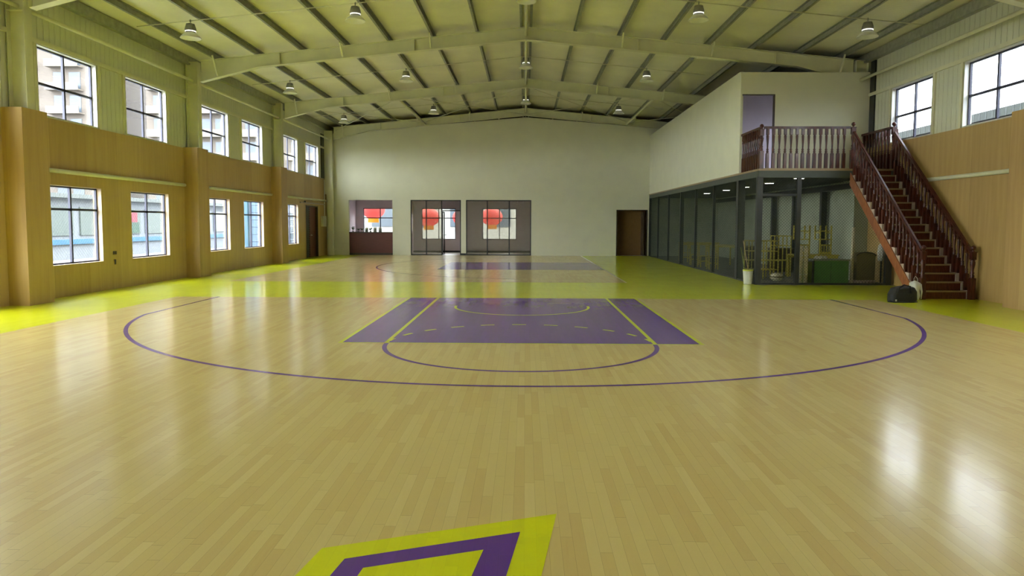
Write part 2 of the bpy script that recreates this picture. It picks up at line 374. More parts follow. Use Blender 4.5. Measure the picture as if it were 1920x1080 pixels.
# ------------------------------------------------------------------ side walls
def side_wall(name, x_in, out, ups, lows, doors, y0=BY, y1=FY+3.6):
    """out = -1 for the left wall, +1 for the right"""
    e = thing(name, kind='structure')
    holes_l = [(a, b, .68, 2.39) for a, b in lows]+[(a, b, -1, 2.38) for a, b in doors]
    k = MB()
    for a, b, z0, z1 in rects(y0, y1, 0, 3.76, holes_l): k.box(x_in, x_in+out*.2, a, b, z0, z1)
    k.build('plywood_lining', m_ply, e)
    k = MB()
    for a, b, z0, z1 in rects(y0, y1, 3.76, 6.22, [(a, b, 3.78, 5.20) for a, b in ups]): k.box(x_in+out*.02, x_in+out*.2, a, b, z0, z1)
    k.build('metal_cladding', m_panelL, e)
    # upright mullion channels beside the upper windows and girt above them
    k = MB()
    for a, b in ups:
        for y in (a-.12, b+.04): k.box(x_in-out*.02, x_in+out*.03, y, y+.08, 3.76, 5.28)
    k.box(x_in-out*.03, x_in+out*.03, y0, y1, 5.21, 5.30)
    k.build('window_girt', m_steel, e)
    k = MB().box(x_in-out*.12, x_in+out*.2, y0, y1, 6.18, 6.42); k.build('eaves_beam', m_purlin, e)
    return e
left_door = (32.06, 33.92)
wl = side_wall('wall_left', LX, -1, UP+UPN, LOW+UPN[:2], [left_door])
wr = side_wall('wall_right', RX, 1, UPR+UPN, [], [])
MB().box(RX-.02, RX+.019, 20.36, 20.62, 3.77, 6.17).build('recess_shade_strip', m_dark, wr)  # flat black strip, painted shade for the gap beside the column
MB().box(LX-.019, LX+.02, 34.6, 35.40, 3.77, 5.9).build('recess_shade_strip', m_dark, wl)  # same painted-in shade at the far left corner
wn = [0]
def window(x_in, out, y0, y1, z0, z1, transom, mullion=True, mesh=False, gl=None):
    wn[0] += 1
    e = thing('window_%d' % wn[0], kind='structure'); xo = x_in+out*.10; xf = (xo, xo+out*.05); t = .045
    k = MB()
    k.box(*xf, y0, y0+t, z0, z1); k.box(*xf, y1-t, y1, z0, z1); k.box(*xf, y0, y1, z0, z0+t); k.box(*xf, y0, y1, z1-t, z1)
    k.box(*xf, y0, y1, transom-.025, transom+.025)
    ym = (y0+y1)/2; k.box(*xf, ym-.025, ym+.025, z0, z1)
    k.build('window_frame', m_darkw, e)
    MB().box(xo+out*.02, xo+out*.026, y0, y1, z0, z1).build('pane', gl or m_glass, e)
    k = MB(); t = .012
    k.box(x_in-out*.004, xo, y1, y1-t, z0, z1); k.box(x_in-out*.004, xo, y0, y0+t, z0, z1); k.box(x_in-out*.004, xo, y0, y1, z0, z0+t); k.box(x_in-out*.004, xo, y0, y1, z1, z1-t)
    k.build('reveal', m_reveal if z0 < 1 else m_white, e)
    if mesh:
        k = MB(); link_mesh(k, 'x', xo+out*.07, y0, y1, z0, z1, .09, .0014); k.build('guard_mesh', m_wireg, e)
    return e
for i, (a, b) in enumerate(LOW): window(LX, -1, a, b, .68, 2.39, 1.88, mesh=True)
for a, b in UP: window(LX, -1, a, b, 3.78, 5.20, 4.45)
for a, b in UPR[:2]: window(RX, 1, a, b, 3.78, 5.20, 4.45, gl=m_glassR)
for a, b in UPR[2:]: window(RX, 1, a, b, 3.78, 5.20, 4.45)

# tubes along the walls
def trim_tube(name, pts, r, m=m_steel): o = MB().tube(pts, r, 10).build(name, m); tag(o, kind='structure'); return o
tn = 0
for (a, b) in ((14.3, 20.55), (21.35, 27.6), (28.4, 35.3), (7.0, 13.2)):
    tn += 1; trim_tube('trim_%d' % tn, [(LX+.05, a, 2.68), (LX+.05, b, 2.68)], .048)
for (a, b) in ((14.2, 18.8), (7.0, 13.2)):
    tn += 1; trim_tube('trim_%d' % tn, [(RX-.05, a, 2.68), (RX-.05, b, 2.68)], .048)
for sx, x in ((-1, -9.62), (1, 9.48)):
    for a, b in ((7, 13.6), (13.85, 20.7), (20.95, 27.9), (28.15, 35.1)):
        tn += 1; trim_tube('trim_%d' % tn, [(x, a, 5.68), (x, b, 5.68)], .042)
for a, b in ((5, 13.7), (13.8, 20.8), (20.9, 28.0), (28.1, 35.15)):
    tn += 1; trim_tube('trim_%d' % tn, [(0.0, a, 6.98), (0.0, b, 6.98)], .045)
for x in (-4.9, 4.9):
    tn += 1; trim_tube('trim_%d' % tn, [(x, 28.1, 6.38), (x, 35.15, 6.42)], .045)
for p, q in (((-9.3, 28.2, 6.1), (-4.95, 35.1, 6.5)), ((-4.95, 28.2, 6.5), (-9.3, 35.1, 6.1)), ((-4.85, 28.2, 6.55), (-.1, 35.1, 6.9)), ((-.1, 28.2, 6.9), (-4.85, 35.1, 6.55)),
             ((4.85, 28.2, 6.55), (.1, 35.1, 6.9)), ((.1, 28.2, 6.9), (4.85, 35.1, 6.55)), ((9.3, 28.2, 6.1), (4.95, 35.1, 6.5)), ((4.95, 28.2, 6.5), (9.3, 35.1, 6.1))):
    tn += 1; trim_tube('trim_%d' % tn, [p, q], .011)
tn += 1; trim_tube('trim_%d' % tn, [(LX+.04, 34.95, 1.85), (LX+.04, 34.95, 3.7)], .02, m_white)
# bracket rail over the left door
o = MB().box(LX, LX+.06, 31.2, 35.0, 2.47, 2.52).build('trim_%d' % (tn+1), m_cream); tag(o, kind='structure'); tn += 1

# ------------------------------------------------------------------ far wall with its openings
BAR = (-8.79, -6.61, -1, 2.735); GD = (-5.71, -3.20, -1, 2.745); GW = (-2.95, .29, -1, 2.75); RD = (4.52, 6.02, -1, 2.26)
e = thing('wall_far', kind='structure'); k = MB()
for a, b, z0, z1 in rects(LX-.2, RX+.2, 0, 5.7, [BAR, GD, GW, RD]): k.box(a, b, FY, FY+.2, z0, z1)
zt = lambda x: 6.80-.085*abs(x)
k.prism([(LX-.2, 5.7), (RX+.2, 5.7), (RX+.2, zt(RX)), (0, zt(0)), (LX-.2, zt(LX))], 'y', FY, FY+.2)
k.build('plaster_wall', m_plaster, e)
MB().box(-3.20, -2.95, FY-.012, FY, 0, .10).build('skirting', m_dark, e)
bx = thing('wall_back', kind='structure'); k = MB()
for a, b, z0, z1 in rects(LX-.2, RX+.2, 0, 6.3, []): k.box(a, b, BY-.2, BY, z0, z1)
k.prism([(LX-.2, 6.3), (RX+.2, 6.3), (RX+.2, roofz(RX)), (0, roofz(0)), (LX-.2, roofz(LX))], 'y', BY-.2, BY)
k.build('plaster_wall', m_plaster, bx)
# rear rooms
RB = 38.9
WN = [(-8.86, -7.0), (-5.66, -3.80), (-2.34, -.48)]
e = thing('wall_rear_room', kind='structure'); k = MB()
for a, b, z0, z1 in rects(LX-.2, RX+.2, 0, 2.95, [(a, b, .71, 2.40) for a, b in WN]): k.box(a, b, RB, RB+.2, z0, z1)
k.box(-9.35, -9.25, FY+.2, RB, 0, 2.95); k.box(-6.25, -6.12, FY+.2, RB, 0, 2.95); k.box(1.2, 1.3, FY+.2, RB, 0, 2.95)
k.build('lavender_wall', m_lav, e)
MB().box(-9.25, RX, FY+.2, RB, 2.95, 3.05).build('room_ceiling', m_lav, e)
MB().box(LX-.2, RX+.2, FY+.2, RB+.2, -.2, -.001).build('room_floor', mat('pale_tile', (.45, .42, .36), .3), e)
MB().box(-6.12, 1.2, RB-.015, RB, .0, .10).build('room_skirting', m_dark, e)
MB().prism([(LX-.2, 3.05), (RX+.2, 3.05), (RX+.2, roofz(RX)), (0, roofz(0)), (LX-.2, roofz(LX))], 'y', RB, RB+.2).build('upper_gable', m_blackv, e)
MB().box(3.9, 4.0, FY+.2, RB, 0, 2.95).box(6.6, 6.7, FY+.2, RB, 0, 2.95).build('corridor_wall', m_doorbr, e)
MB().box(4.0, 6.6, 36.35, 36.45, 0, 2.95).build('corridor_panel', m_doorbr, e)
for a, b in WN:
    wn[0] += 1; w = thing('window_%d' % wn[0], kind='structure'); k = MB(); y = (RB+.05, RB+.10); t = .04
    k.box(a, a+t, *y, .71, 2.40); k.box(b-t, b, *y, .71, 2.40); k.box(a, b, *y, .71, .75); k.box(a, b, *y, 2.36, 2.40); k.box(a, b, *y, 1.845, 1.895); k.box((a+b)/2-.025, (a+b)/2+.025, *y, .71, 2.4)
    k.build('window_frame', m_darkw, w); MB().box(a, b, RB+.07, RB+.076, .71, 2.40).build('pane', m_clear, w)

# glazed partitions in the far wall
def partition(num, x0, x1, muls, door=None):
    e = thing('window_%d' % num, kind='structure'); y = (FY+.03, FY+.09); k = MB(); t = .05; z1 = 2.745
    k.box(x0, x0+t, *y, 0, z1); k.box(x1-t, x1, *y, 0, z1); k.box(x0, x1, *y, z1-t, z1)
    k.box(x0, door[0] if door else x1, *y, 0, .05)
    for x in muls: k.box(x-t/2, x+t/2, *y, 0, z1)
    if door: k.box(door[0], door[1], *y, 2.19, 2.24)
    k.build('frame', m_dark, e)
    xs = [x0]+list(muls)+[x1]
    for a, b in zip(xs, xs[1:]):
        if door and a >= door[0]-.1: MB().box(a, b, FY+.055, FY+.061, 2.24, z1).build('pane', m_clear, e)
        else: MB().box(a, b, FY+.055, FY+.061, .05, z1).build('pane', m_tint, e)
    return e
wn[0] += 1; partition(wn[0], GD[0], GD[1], (-4.93, -4.16), (-4.16, -3.22))
wn[0] += 1; partition(wn[0], GW[0], GW[1], (-1.89, -.80))
# open glass leaf
d = thing('door_1', kind='structure'); k = MB(); xx = -4.13
k.box(xx-.02, xx+.02, FY+.1, FY+.15, .02, 2.18).box(xx-.02, xx+.02, FY+.95, FY+1.0, .02, 2.18).box(xx-.02, xx+.02, FY+.1, FY+1.0, .02, .08).box(xx-.02, xx+.02, FY+.1, FY+1.0, 2.12, 2.18)
k.build('door_frame', m_dark, d); MB().box(xx-.004, xx+.004, FY+.15, FY+.95, .08, 2.12).build('pane', m_clear, d)
MB().box(xx, xx+.14, FY+.86, FY+.89, .98, 1.01).box(xx+.12, xx+.14, FY+.72, FY+.89, .98, 1.01).build('door_handle', m_dark, d)
# right doorway and left doorway
d = thing('door_2', kind='structure'); k = MB(); k.box(4.50, 4.55, FY-.01, FY+.22, 0, 2.28).box(5.99, 6.04, FY-.01, FY+.22, 0, 2.28).box(4.5, 6.04, FY-.01, FY+.22, 2.24, 2.28); k.build('door_frame', m_sock, d)
MB().box(5.86, 5.92, FY+.2, FY+.85, .01, 2.2).build('door_leaf', m_sock, d)
d = thing('door_3', kind='structure'); a, b = left_door; k = MB()
k.box(LX-.21, LX+.012, a, a+.06, 0, 2.4).box(LX-.21, LX+.012, b-.06, b, 0, 2.4).box(LX-.21, LX+.012, a, b, 2.33, 2.39); k.build('door_frame', m_sock, d)
MB().box(LX-.14, LX-.10, 32.95, b-.06, .01, 2.33).build('door_leaf', m_doorred, d)
k = MB()
for i in range(22): k.box(LX-.16, LX-.10, a+.06, 32.93, .05+i*.104, .12+i*.104)
k.box(LX-.205, LX-.17, a-.02, b+.02, 0, 2.39); k.build('louvre_leaf', mat('dark_green_louvre', (.045, .06, .035), .5), d)  # solid sheet added behind the slats to stop daylight leaking through
MB().box(LX-.10, LX-.05, 33.08, 33.12, 1.0, 1.05).tube([(LX-.06, 33.1, 1.02), (LX-.06, 33.22, 1.02)], .012).build('door_handle', m_alum, d)

# ------------------------------------------------------------------ roof
ce = thing('ceiling', kind='structure'); k = MB(); y0r, y1r = BY-.2, RB+.2
for sx, xe in ((-1, LX-.3), (1, RX+.3)):
    a = [(0, roofz(0)), (xe, roofz(xe)), (xe, roofz(xe)+.08), (0, roofz(0)+.08)]
    k.prism(a if sx < 0 else a[::-1], 'y', y0r, y1r)
k.build('roof_lining', m_roof, ce)
for x in (.17, 1.45, 2.73, 4.0, 5.27, 6.55, 7.85, 9.05):
    for sx in (-1, 1):
        xx = sx*x; z1 = roofz(xx)-.001; z0 = z1-.175; k = MB(); w = .065
        k.box(xx-.004, xx+.004, y0r+.2, RB, z0, z1); k.box(xx, xx-sx*w, y0r+.2, RB, z0, z0+.012); k.box(xx, xx-sx*w, y0r+.2, RB, z1-.012, z1); k.box(xx-sx*w, xx-sx*w+sx*.008, y0r+.2, RB, z0, z0+.03)
        k.build('purlin', m_purlin, ce)

def rafter(y, label):
    e = thing('roof_rafter', label, 'roof beam', (0, y, 0), group=None)
    b2 = [(9.42, 5.66), (7.7, 6.09), (0, 6.84)]
    for sx, xo in ((-1, 9.42), (1, 9.33)):
        bt = [(sx*min(x, xo), z) for x, z in b2]; tp = [(0, rtop(0)), (sx*xo, rtop(xo))]
        prof = bt+tp
        MB().prism(prof if sx > 0 else prof[::-1], 'y', -.006, .006).build('web', m_steel, e)
        k = MB()
        for p, q in zip(bt, bt[1:]): k.bar((p[0], 0, p[1]+.006), (q[0], 0, q[1]+.006), .20, .014)
        k.build('bottom_flange', m_steel, e)
        MB().bar((tp[0][0], 0, tp[0][1]-.006), (tp[1][0], 0, tp[1][1]-.006), .20, .014).build('top_flange', m_steel, e)
        for x in (7.1, 3.2): MB().box(sx*x-.006, sx*x+.006, -.09, .09, 6.84-.0974*x, rtop(x)).build('stiffener_plate', m_steel, e)
        for x in (8.9, 5.27, 2.73):
            zb = (5.66+(9.42-x)*.25 if x > 7.7 else 6.84-.0974*x)+.02
            MB().bar((sx*x, -.10, zb+.02), (sx*(x+.0), -.42, rtop(x)+.02), .04, .04).build('fly_brace', m_steel, e)
    MB().box(-.012, .012, -.1, .1, 6.80, 7.22).build('ridge_plate', m_steel, e)
    return e
for y, l in zip(BAYS, ('nearest roof beam, crossing just above the top edge of the view', 'large cream steel roof beam spanning the hall nearest in view, over the stair balcony',
                       'middle cream steel roof beam, second from the far wall', 'farthest cream steel roof beam, resting above the white far wall')):
    rafter(y, l)
def pillar(side, y, label, cased=True, h=3.76, white=False):
    """wall column: steel H section with a boxed lower half"""
    s = 1 if side == 'R' else -1; xw = RX if s > 0 else LX; xi = xw-s*.40
    e = thing('pillar', label, 'pillar', (xw-s*.2, y, 0)); ox, oy = xw-s*.2, y
    k = MB(); x0, x1 = xi-ox+s*.03, xw-ox-s*.02
    z0 = h if cased else 0
    k.box(x0, x1, -.005, .005, z0, 6.25)
    k.box(x0, x0+s*.014, -.11, .11, z0, 6.25); k.box(x1, x1-s*.014, -.11, .11, z0, 6.25)
    k.box(x0, x1, -.11, .11, 5.62, 5.635); k.box(x0, x1, -.11, .11, 6.235, 6.25)
    k.build('steel_column', m_steel, e)
    if cased:
        MB().box(xi-ox, xw-ox-s*.001, -.32 if s < 0 else -.34, .40, 0, h+.01).build('plywood_casing' if not white else 'plaster_casing', m_ply2 if not white else m_store, e)
    return e
pillar('L', BAYS[0], 'plywood-cased pillar at the left edge of the view, left of the first window pair')
pillar('L', BAYS[1]+.1, 'plywood-cased pillar between the second and third lower windows of the left wall')
pillar('L', BAYS[2], 'plywood-cased pillar nearest the left doorway, left of the narrow fifth window')
pillar('R', BAYS[0]-.1, 'plywood-cased pillar at the right edge of the view, right of the staircase foot')
pillar('R', BAYS[1], 'steel pillar behind the staircase, white-cased inside the mesh store', True, 2.85, True)
MB()
e = thing('pillar', 'cream steel corner column at the left end of the white far wall', 'pillar', (LX+.2, BAYS[3], 0))
MB().box(-.18, .2, -.11, -.096, 3.0, 6.1).box(.19, .204, -.11, .11, 5.2, 6.1).box(-.05, .2, -.12, .1, 0.0, 5.6).build('steel_column', m_plaster, e)

# ------------------------------------------------------------------ high-bay lamps
def make_lamp():
    e = thing('high_bay_lamp')
    MB().lathe([(.105, .085), (.15, .06), (.215, 0), (.236, -.03), (.240, -.045), (.230, -.045), (.10, .07)], n=32).build('reflector', [m_lampin], e)
    MB().lathe([(.122, .105), (.126, .112), (.126, .126), (.12, .13)], n=28).build('glow_ring', m_lampbulb, e)
    k = MB().lathe([(.105, .085), (.118, .105), (.12, .13), (.128, .16), (.122, .21), (.10, .26), (.06, .30), (.02, .31)], n=24)
    for i in range(16):
        a = i*PI/8; k.bar((.115*math.cos(a), .115*math.sin(a), .15), (.075*math.cos(a), .075*math.sin(a), .29), .010, .04)
    k.build('housing', mat('grey_cast_housing', (.34, .34, .30), .45, metal=.5), e)
    MB().tube([(0, 0, .31), (0, 0, .40)], .008, 6).lathe([(.012, .33), (.02, .36), (.012, .39)], n=8).build('hook', m_purlin, e)
    MB().lathe([(.02, .13), (.055, .08), (.06, .04), (.02, 0.0)], n=14).build('bulb', m_lampin, e)
    return e
lamp0 = make_lamp(); first = True
rown = {17.2: 'row nearest the viewer', 24.4: 'middle row', 31.6: 'row nearest the far wall'}
cols = {-8: 'far left', -4.05: 'left of the ridge', 0: 'under the ridge', 4.05: 'right of the ridge', 8: 'far right'}
for y in rown:
    for x in cols:
        if x == 8 and y > 20: continue
        o = lamp0 if first else copy_tree(lamp0); first = False
        z = roofz(x)-.19-.40+(.0 if x else .04)
        o.location = (x, y, z-(.0)); tag(o, 'hanging bell-shaped hall lamp, %s, in the %s' % (cols[x], rown[y]), 'lamp', 'high-bay lamps under the roof')
    # conduit carrying the row
    tn += 1
    t = trim_tube('trim_%d' % tn, [(-9.3, y+.02, roofz(9.3)-.22), (0, y+.02, roofz(0)-.2), (9.3 if y < 20 else 6.0, y+.02, roofz(9.3 if y < 20 else 6)-.22)], .012, m_steel)

# ------------------------------------------------------------------ mezzanine box above the store
MX, MF = 6.11, 20.68
e = thing('wall_mezzanine', kind='structure'); k = MB()
k.box(MX, MX+.1, MF+.1, FY, 3.05, 5.93)
for a, b, z0, z1 in rects(MX, RX-.0, 3.05, 5.90, [(6.16, 7.08, 2, 5.27)]): k.box(a, b, MF, MF+.1, z0, z1)
k.build('plaster_wall', m_plaster, e)
MB().box(7.06, 7.085, MF-.005, MF+.11, 3.05, 5.28).box(6.155, 7.085, MF-.005, MF+.11, 5.26, 5.285).build('opening_edge', m_sock, e)
MB().box(MX+.1, RX, 23.6, 23.7, 3.05, 5.9).box(MX+.1, MX+.12, MF+.1, 23.6, 3.05, 5.9).build('inner_wall', m_lav2, e)
MB().box(MX+.1, RX, MF+.1, FY, 5.80, 5.86).build('room_ceiling', m_blackv, e)  # unseen dark slab, added to keep light off the roof above
f = thing('floor_mezzanine', kind='structure')
MB().box(MX-.02, RX, 18.90, FY, 3.0, 3.05).build('deck_edge', m_nose, f)
MB().box(MX, MX+.08, 18.93, FY, 2.84, 3.0).box(MX, 9.7, 18.92, 19.0, 2.82, 3.0).build('edge_beam', mat('grey_green_steel', (.07, .085, .07), .5), f)
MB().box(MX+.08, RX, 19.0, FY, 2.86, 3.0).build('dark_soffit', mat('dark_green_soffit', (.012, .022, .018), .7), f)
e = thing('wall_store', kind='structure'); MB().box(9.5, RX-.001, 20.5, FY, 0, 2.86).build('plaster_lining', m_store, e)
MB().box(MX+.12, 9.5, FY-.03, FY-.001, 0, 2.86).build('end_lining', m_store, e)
MB().box(9.30, 9.40, 20.6, FY, 2.62, 2.78).build('wall_beam', m_dark, e)
for i, y in enumerate((22.6, 24.95, 27.05)):
    o = MB().box(9.25, 9.42, y-.08, y+.08, .004, 2.61).build('steel_post', m_dark)
    tag(o, ['black steel post against the white store wall, nearest the stairs', 'black steel post against the white store wall, middle one', 'black steel post against the white store wall, farthest one'][i], 'post')
for i, y in enumerate((19.45, 21.8, 24.15, 26.4, 29.2)):
    e = thing('ceiling_light', ['round lit downlight under the balcony edge, nearest of the five', 'round lit downlight in the store soffit, second from the front', 'round lit downlight in the store soffit, third from the front',
              'round lit downlight in the store soffit, fourth from the front', 'round lit downlight in the store soffit, farthest back'][i], 'ceiling light', (7.36, y, 2.855), group='downlights over the mesh store')
    MB().lathe([(.15, 0), (.15, -.025), (.13, -.03), (.13, 0)], n=24).build('trim_ring', m_white, e)
    MB().lathe([(.128, -.005), (.128, -.028)], n=24).build('diffuser', m_down, e)

# ------------------------------------------------------------------ chain-link store front
cg = thing('chain_link_fence', 'black steel and diamond mesh fence enclosing the store under the mezzanine', 'fence', (6.13, 18.95, 0), world=True)
for y, w in ((35.35, .10), (33.1, .07), (30.7, .07), (28.3, .13), (25.85, .08), (23.4, .08), (20.75, .20)):
    MB().box(6.10, 6.10+w, y-w/2, y+w/2, 0, 2.84).build('post', m_dark, cg)
MB().box(6.09, 6.23, 18.92, 19.06, 0, 2.84).build('post', m_dark, cg)
MB().box(7.13, 7.24, 18.93, 19.03, 0, 2.84).build('post', m_dark, cg)
MB().box(9.50, 9.66, 18.93, 19.03, 0, 2.84).build('post', m_dark, cg)
MB().box(6.2, 7.15, 18.95, 19.0, 2.34, 2.40).build('door_header', m_dark, cg)
MB().box(6.2, 9.5, 18.95, 19.0, 0.0, .05).build('bottom_rail', m_dark, cg)
MB().box(6.11, 6.15, 19.06, 35.3, 0.0, .035).build('bottom_rail', m_dark, cg)
k = MB(); link_mesh(k, 'y', 18.97, 6.22, 9.52, .05, 2.84, .078, .0032); k.build('front_mesh', m_wire, cg)
k = MB(); link_mesh(k, 'x', 6.13, 19.06, 35.3, .035, 2.84, .078, .0036); k.build('side_mesh', m_wire, cg)

# ------------------------------------------------------------------ turned balusters, newels
def sq_ring(mb, r0, z0, r1, z1): pass
BAL = [(.030, 0), (.030, .30), (.024, .315), (.027, .33), (.018, .35), (.026, .37), (.026, .385), (.015, .41), (.0165, .47), (.022, .56), (.026, .64), (.022, .66), (.027, .675), (.022, .69)]
def baluster_mb(x, y, z0, h):
    k = MB(); s = h/.82
    k.box(x-.036, x+.036, y-.036, y+.036, z0, z0+.31*s)
    k.lathe([(r*1.3, z0+z*s) for r, z in [(.028, .31), (.020, .325), (.028, .345), (.017, .365), (.026, .385), (.015, .41), (.017, .48), (.024, .60), (.028, .66), (.020, .675), (.030, .69)]], x, y, 10)
    k.box(x-.033, x+.033, y-.033, y+.033, z0+.69*s, z0+h)
    return k
def newel(par, x, y, z0, h, label=None):
    k = MB(); a = .055
    k.box(x-a, x+a, y-a, y+a, z0, z0+h*.42)
    k.lathe([(r, z0+z*h) for r, z in [(.055, .42), (.035, .44), (.05, .46), (.03, .49), (.045, .52), (.03, .545), (.034, .60), (.05, .68), (.054, .73), (.036, .75), (.052, .765), (.03, .78)]], x, y, 14)
    k.box(x-.05, x+.05, y-.05, y+.05, z0+h*.78, z0+h*.92); k.box(x-.062, x+.062, y-.062, y+.062, z0+h*.92, z0+h*.935)
    p = k.build('newel_post', m_mahog, par)
    z = z0+h*.935
    f = MB().lathe([(.045, z), (.025, z+.015), (.022, z+.03), (.045, z+.05), (.055, z+.08), (.045, z+.11), (.02, z+.13), (.008, z+.135)], x, y, 16).build('ball_finial', m_mahog, p)
    f.matrix_parent_inverse = Matrix.Identity(4)
    return p
# ------------------------------------------------------------------ staircase
N = 17; RISE = 3.05/N; Y0 = 15.52; GO = (18.90-Y0)/(N-1); XL, XR = 8.53, 9.58
st = thing('staircase', 'dark mahogany staircase climbing to the balcony, with turned balusters both sides', 'staircase', (9.05, 15.5, 0), world=True)
for i in range(N-1):
    y = Y0+i*GO; z = (i+1)*RISE
    MB().box(XL+.05, XR-.05, y, y+GO+.02, z-.035, z).build('tread', m_tread, st)
    MB().box(XL+.05, XR-.05, y-.022, y+.0, z-.032, z+.002).build('nosing', m_nose, st)
    MB().box(XL+.05, XR-.05, y, y+.018, i*RISE, z-.035).build('riser', m_tread, st)
MB().box(XL+.05, XR-.05, 18.90-.0, 18.918, 16*RISE, 3.0).build('riser', m_tread, st)
for x0, x1 in ((XL-.03, XL+.05), (XR-.05, XR+.03)):
    saw = [(Y0-.03, 0)]
    for i in range(N-1):
        y = Y0+i*GO-.03; saw += [(y, (i+1)*RISE+.005), (y+GO, (i+1)*RISE+.005)]
    saw += [(18.92, 16*RISE-.25), (Y0+.22, 0)]
    MB().prism(saw, 'x', x0, x1).build('cut_string', m_cream, st)
sl = RISE/GO
zs = lambda y, o: (y-Y0)*sl+o
MB().prism([(15.85, zs(15.85, .06)), (18.92, zs(18.92, .06)), (18.92, zs(18.92, -.26)), (15.98, zs(15.98, -.26)), (15.85, .12)], 'x', XL-.05, XL-.03).build('stringer_board', m_string, st)
MB().prism([(15.85, zs(15.85, .06)), (18.92, zs(18.92, .06)), (18.92, zs(18.92, -.26)), (15.98, zs(15.98, -.26)), (15.85, .12)], 'x', XR+.03, XR+.05).build('stringer_board', m_string, st)
MB().prism([(Y0+.25, 0), (18.9, 16*RISE-.25), (18.9, 16*RISE-.28), (Y0+.30, 0)], 'x', XL-.02, XR+.02).build('soffit', m_string, st)
zr = lambda y: 1.03+(y-15.45)*.868
NB = 21
for x in (XL, XR):
    MB().bar((x, 15.47, zr(15.47)-.03), (x, 18.88, zr(18.88)-.03), .065, .05).bar((x, 15.47, zr(15.47)+.0), (x, 18.88, zr(18.88)+.0), .045, .03).build('handrail', m_mahog, st)
    for i in range(NB):
        y = 15.62+i*(18.78-15.62)/(NB-1); step = max(0, int((y-Y0+.03)/GO)); z0 = (step+1)*RISE
        baluster_mb(x, y, z0, zr(y)-.03-z0).build('baluster', m_mahog, st)
    newel(st, x, 15.42, 0, 1.10); newel(st, x, 18.93, 3.05 if x < 9 else 3.05, 1.15)
# ------------------------------------------------------------------ balcony railing
br = thing('balcony_railing', 'dark mahogany balcony railing over the mesh store, left of the stair head', 'railing', (6.2, 18.95, 3.05), world=True)
newel(br, 6.17, 18.96, 3.05, 1.10)
MB().bar((6.235, 18.96, 4.12), (8.465, 18.96, 4.12), .06, .06).build('handrail', m_mahog, br)
MB().bar((6.17, 19.0, 4.12), (6.17, 20.66, 4.12), .06, .06).build('handrail', m_mahog, br)
MB().box(6.23, 8.465, 18.92, 19.0, 3.051, 3.065).build('base_strip', m_nose, br)
for i in range(14): baluster_mb(6.33+i*.1525, 18.96, 3.06, 1.04).build('baluster', m_mahog, br)
for i in range(10): baluster_mb(6.17, 19.12+i*.155, 3.06, 1.04).build('baluster', m_mahog, br)
b2 = thing('balcony_railing', 'short mahogany railing beside the right wall, running back from the stair head', 'railing', (9.55, 19.0, 3.05), world=True)
MB().bar((9.55, 19.0, 4.12), (9.55, 20.62, 4.12), .06, .06).build('handrail', m_mahog, b2)
for i in range(9): baluster_mb(9.55, 19.14+i*.17, 3.06, 1.04).build('baluster', m_mahog, b2)
MB().box(9.66, 9.735, 19.0, 19.08, 3.051, 4.09).build('wall_post', m_mahog, b2)

# ------------------------------------------------------------------ store contents
def chair(label, loc, rz, group='yellow wooden chairs in the mesh store', src=[None]):
    if src[0] is None:
        e = thing('wooden_chair'); src[0] = e
        MB().box(-.19, .19, -.18, .18, .40, .425).build('seat', m_yellow, e)
        for sx in (-1, 1):
            MB().box(sx*.17-.018, sx*.17+.018, -.17, -.134, 0, .40).build('leg', m_yellow, e)
            MB().box(sx*.17-.018, sx*.17+.018, .134, .17, 0, .86).build('leg', m_yellow, e)
        MB().box(-.17, .17, .14, .16, .78, .85).box(-.17, .17, .14, .16, .56, .60).build('backrest', m_yellow, e)
        k = MB()
        for i in range(4): k.box(-.11+i*.073-.012, -.11+i*.073+.012, .143, .157, .60, .78)
        k.build('back_slats', m_yellow, e)
        MB().box(-.17, .17, -.16, -.145, .15, .18).box(-.17, .17, .145, .16, .15, .18).box(-.178, -.162, -.15, .15, .2, .23).box(.162, .178, -.15, .15, .2, .23).build('stretcher', m_yellow, e)
    else: e = copy_tree(src[0])
    e.location = loc; e.rotation_euler = (0, 0, rz) if not isinstance(rz, tuple) else rz
    tag(e, label, 'chair', group); return e
def table(label, x, y, w, d, h, m=None, group=None):
    m = m or m_yellow
    e = thing('wooden_table', label, 'table', (x, y, .004), group=group)
    MB().box(-w/2, w/2, -d/2, d/2, h-.035, h).build('tabletop', m, e)
    for sx in (-1, 1):
        for sy in (-1, 1): MB().box(sx*(w/2-.05)-.025, sx*(w/2-.05)+.025, sy*(d/2-.05)-.025, sy*(d/2-.05)+.025, 0, h-.035).build('leg', m, e)
    MB().box(-w/2+.05, w/2-.05, -d/2+.04, -d/2+.06, h-.11, h-.035).box(-w/2+.05, w/2-.05, d/2-.06, d/2-.04, h-.11, h-.035).build('apron', m, e)
    return e
chair('yellow wooden chair just inside the mesh, third bay from the front', (6.62, 25.3, .004), -1.6)
chair('yellow wooden chair just inside the mesh, by the thick middle post', (6.62, 26.6, .004), -1.5)
chair('yellow wooden chair just inside the mesh, behind the thick middle post', (6.62, 28.0, .004), -1.65)
chair('yellow wooden chair just inside the mesh, farthest back', (6.62, 29.6, .004), -1.5)
table('long yellow wooden table along the middle of the store', 7.65, 26.2, .8, 3.6, .80)
table('yellow wooden table at the dim far end of the store', 7.5, 31.0, 1.6, .8, .80)
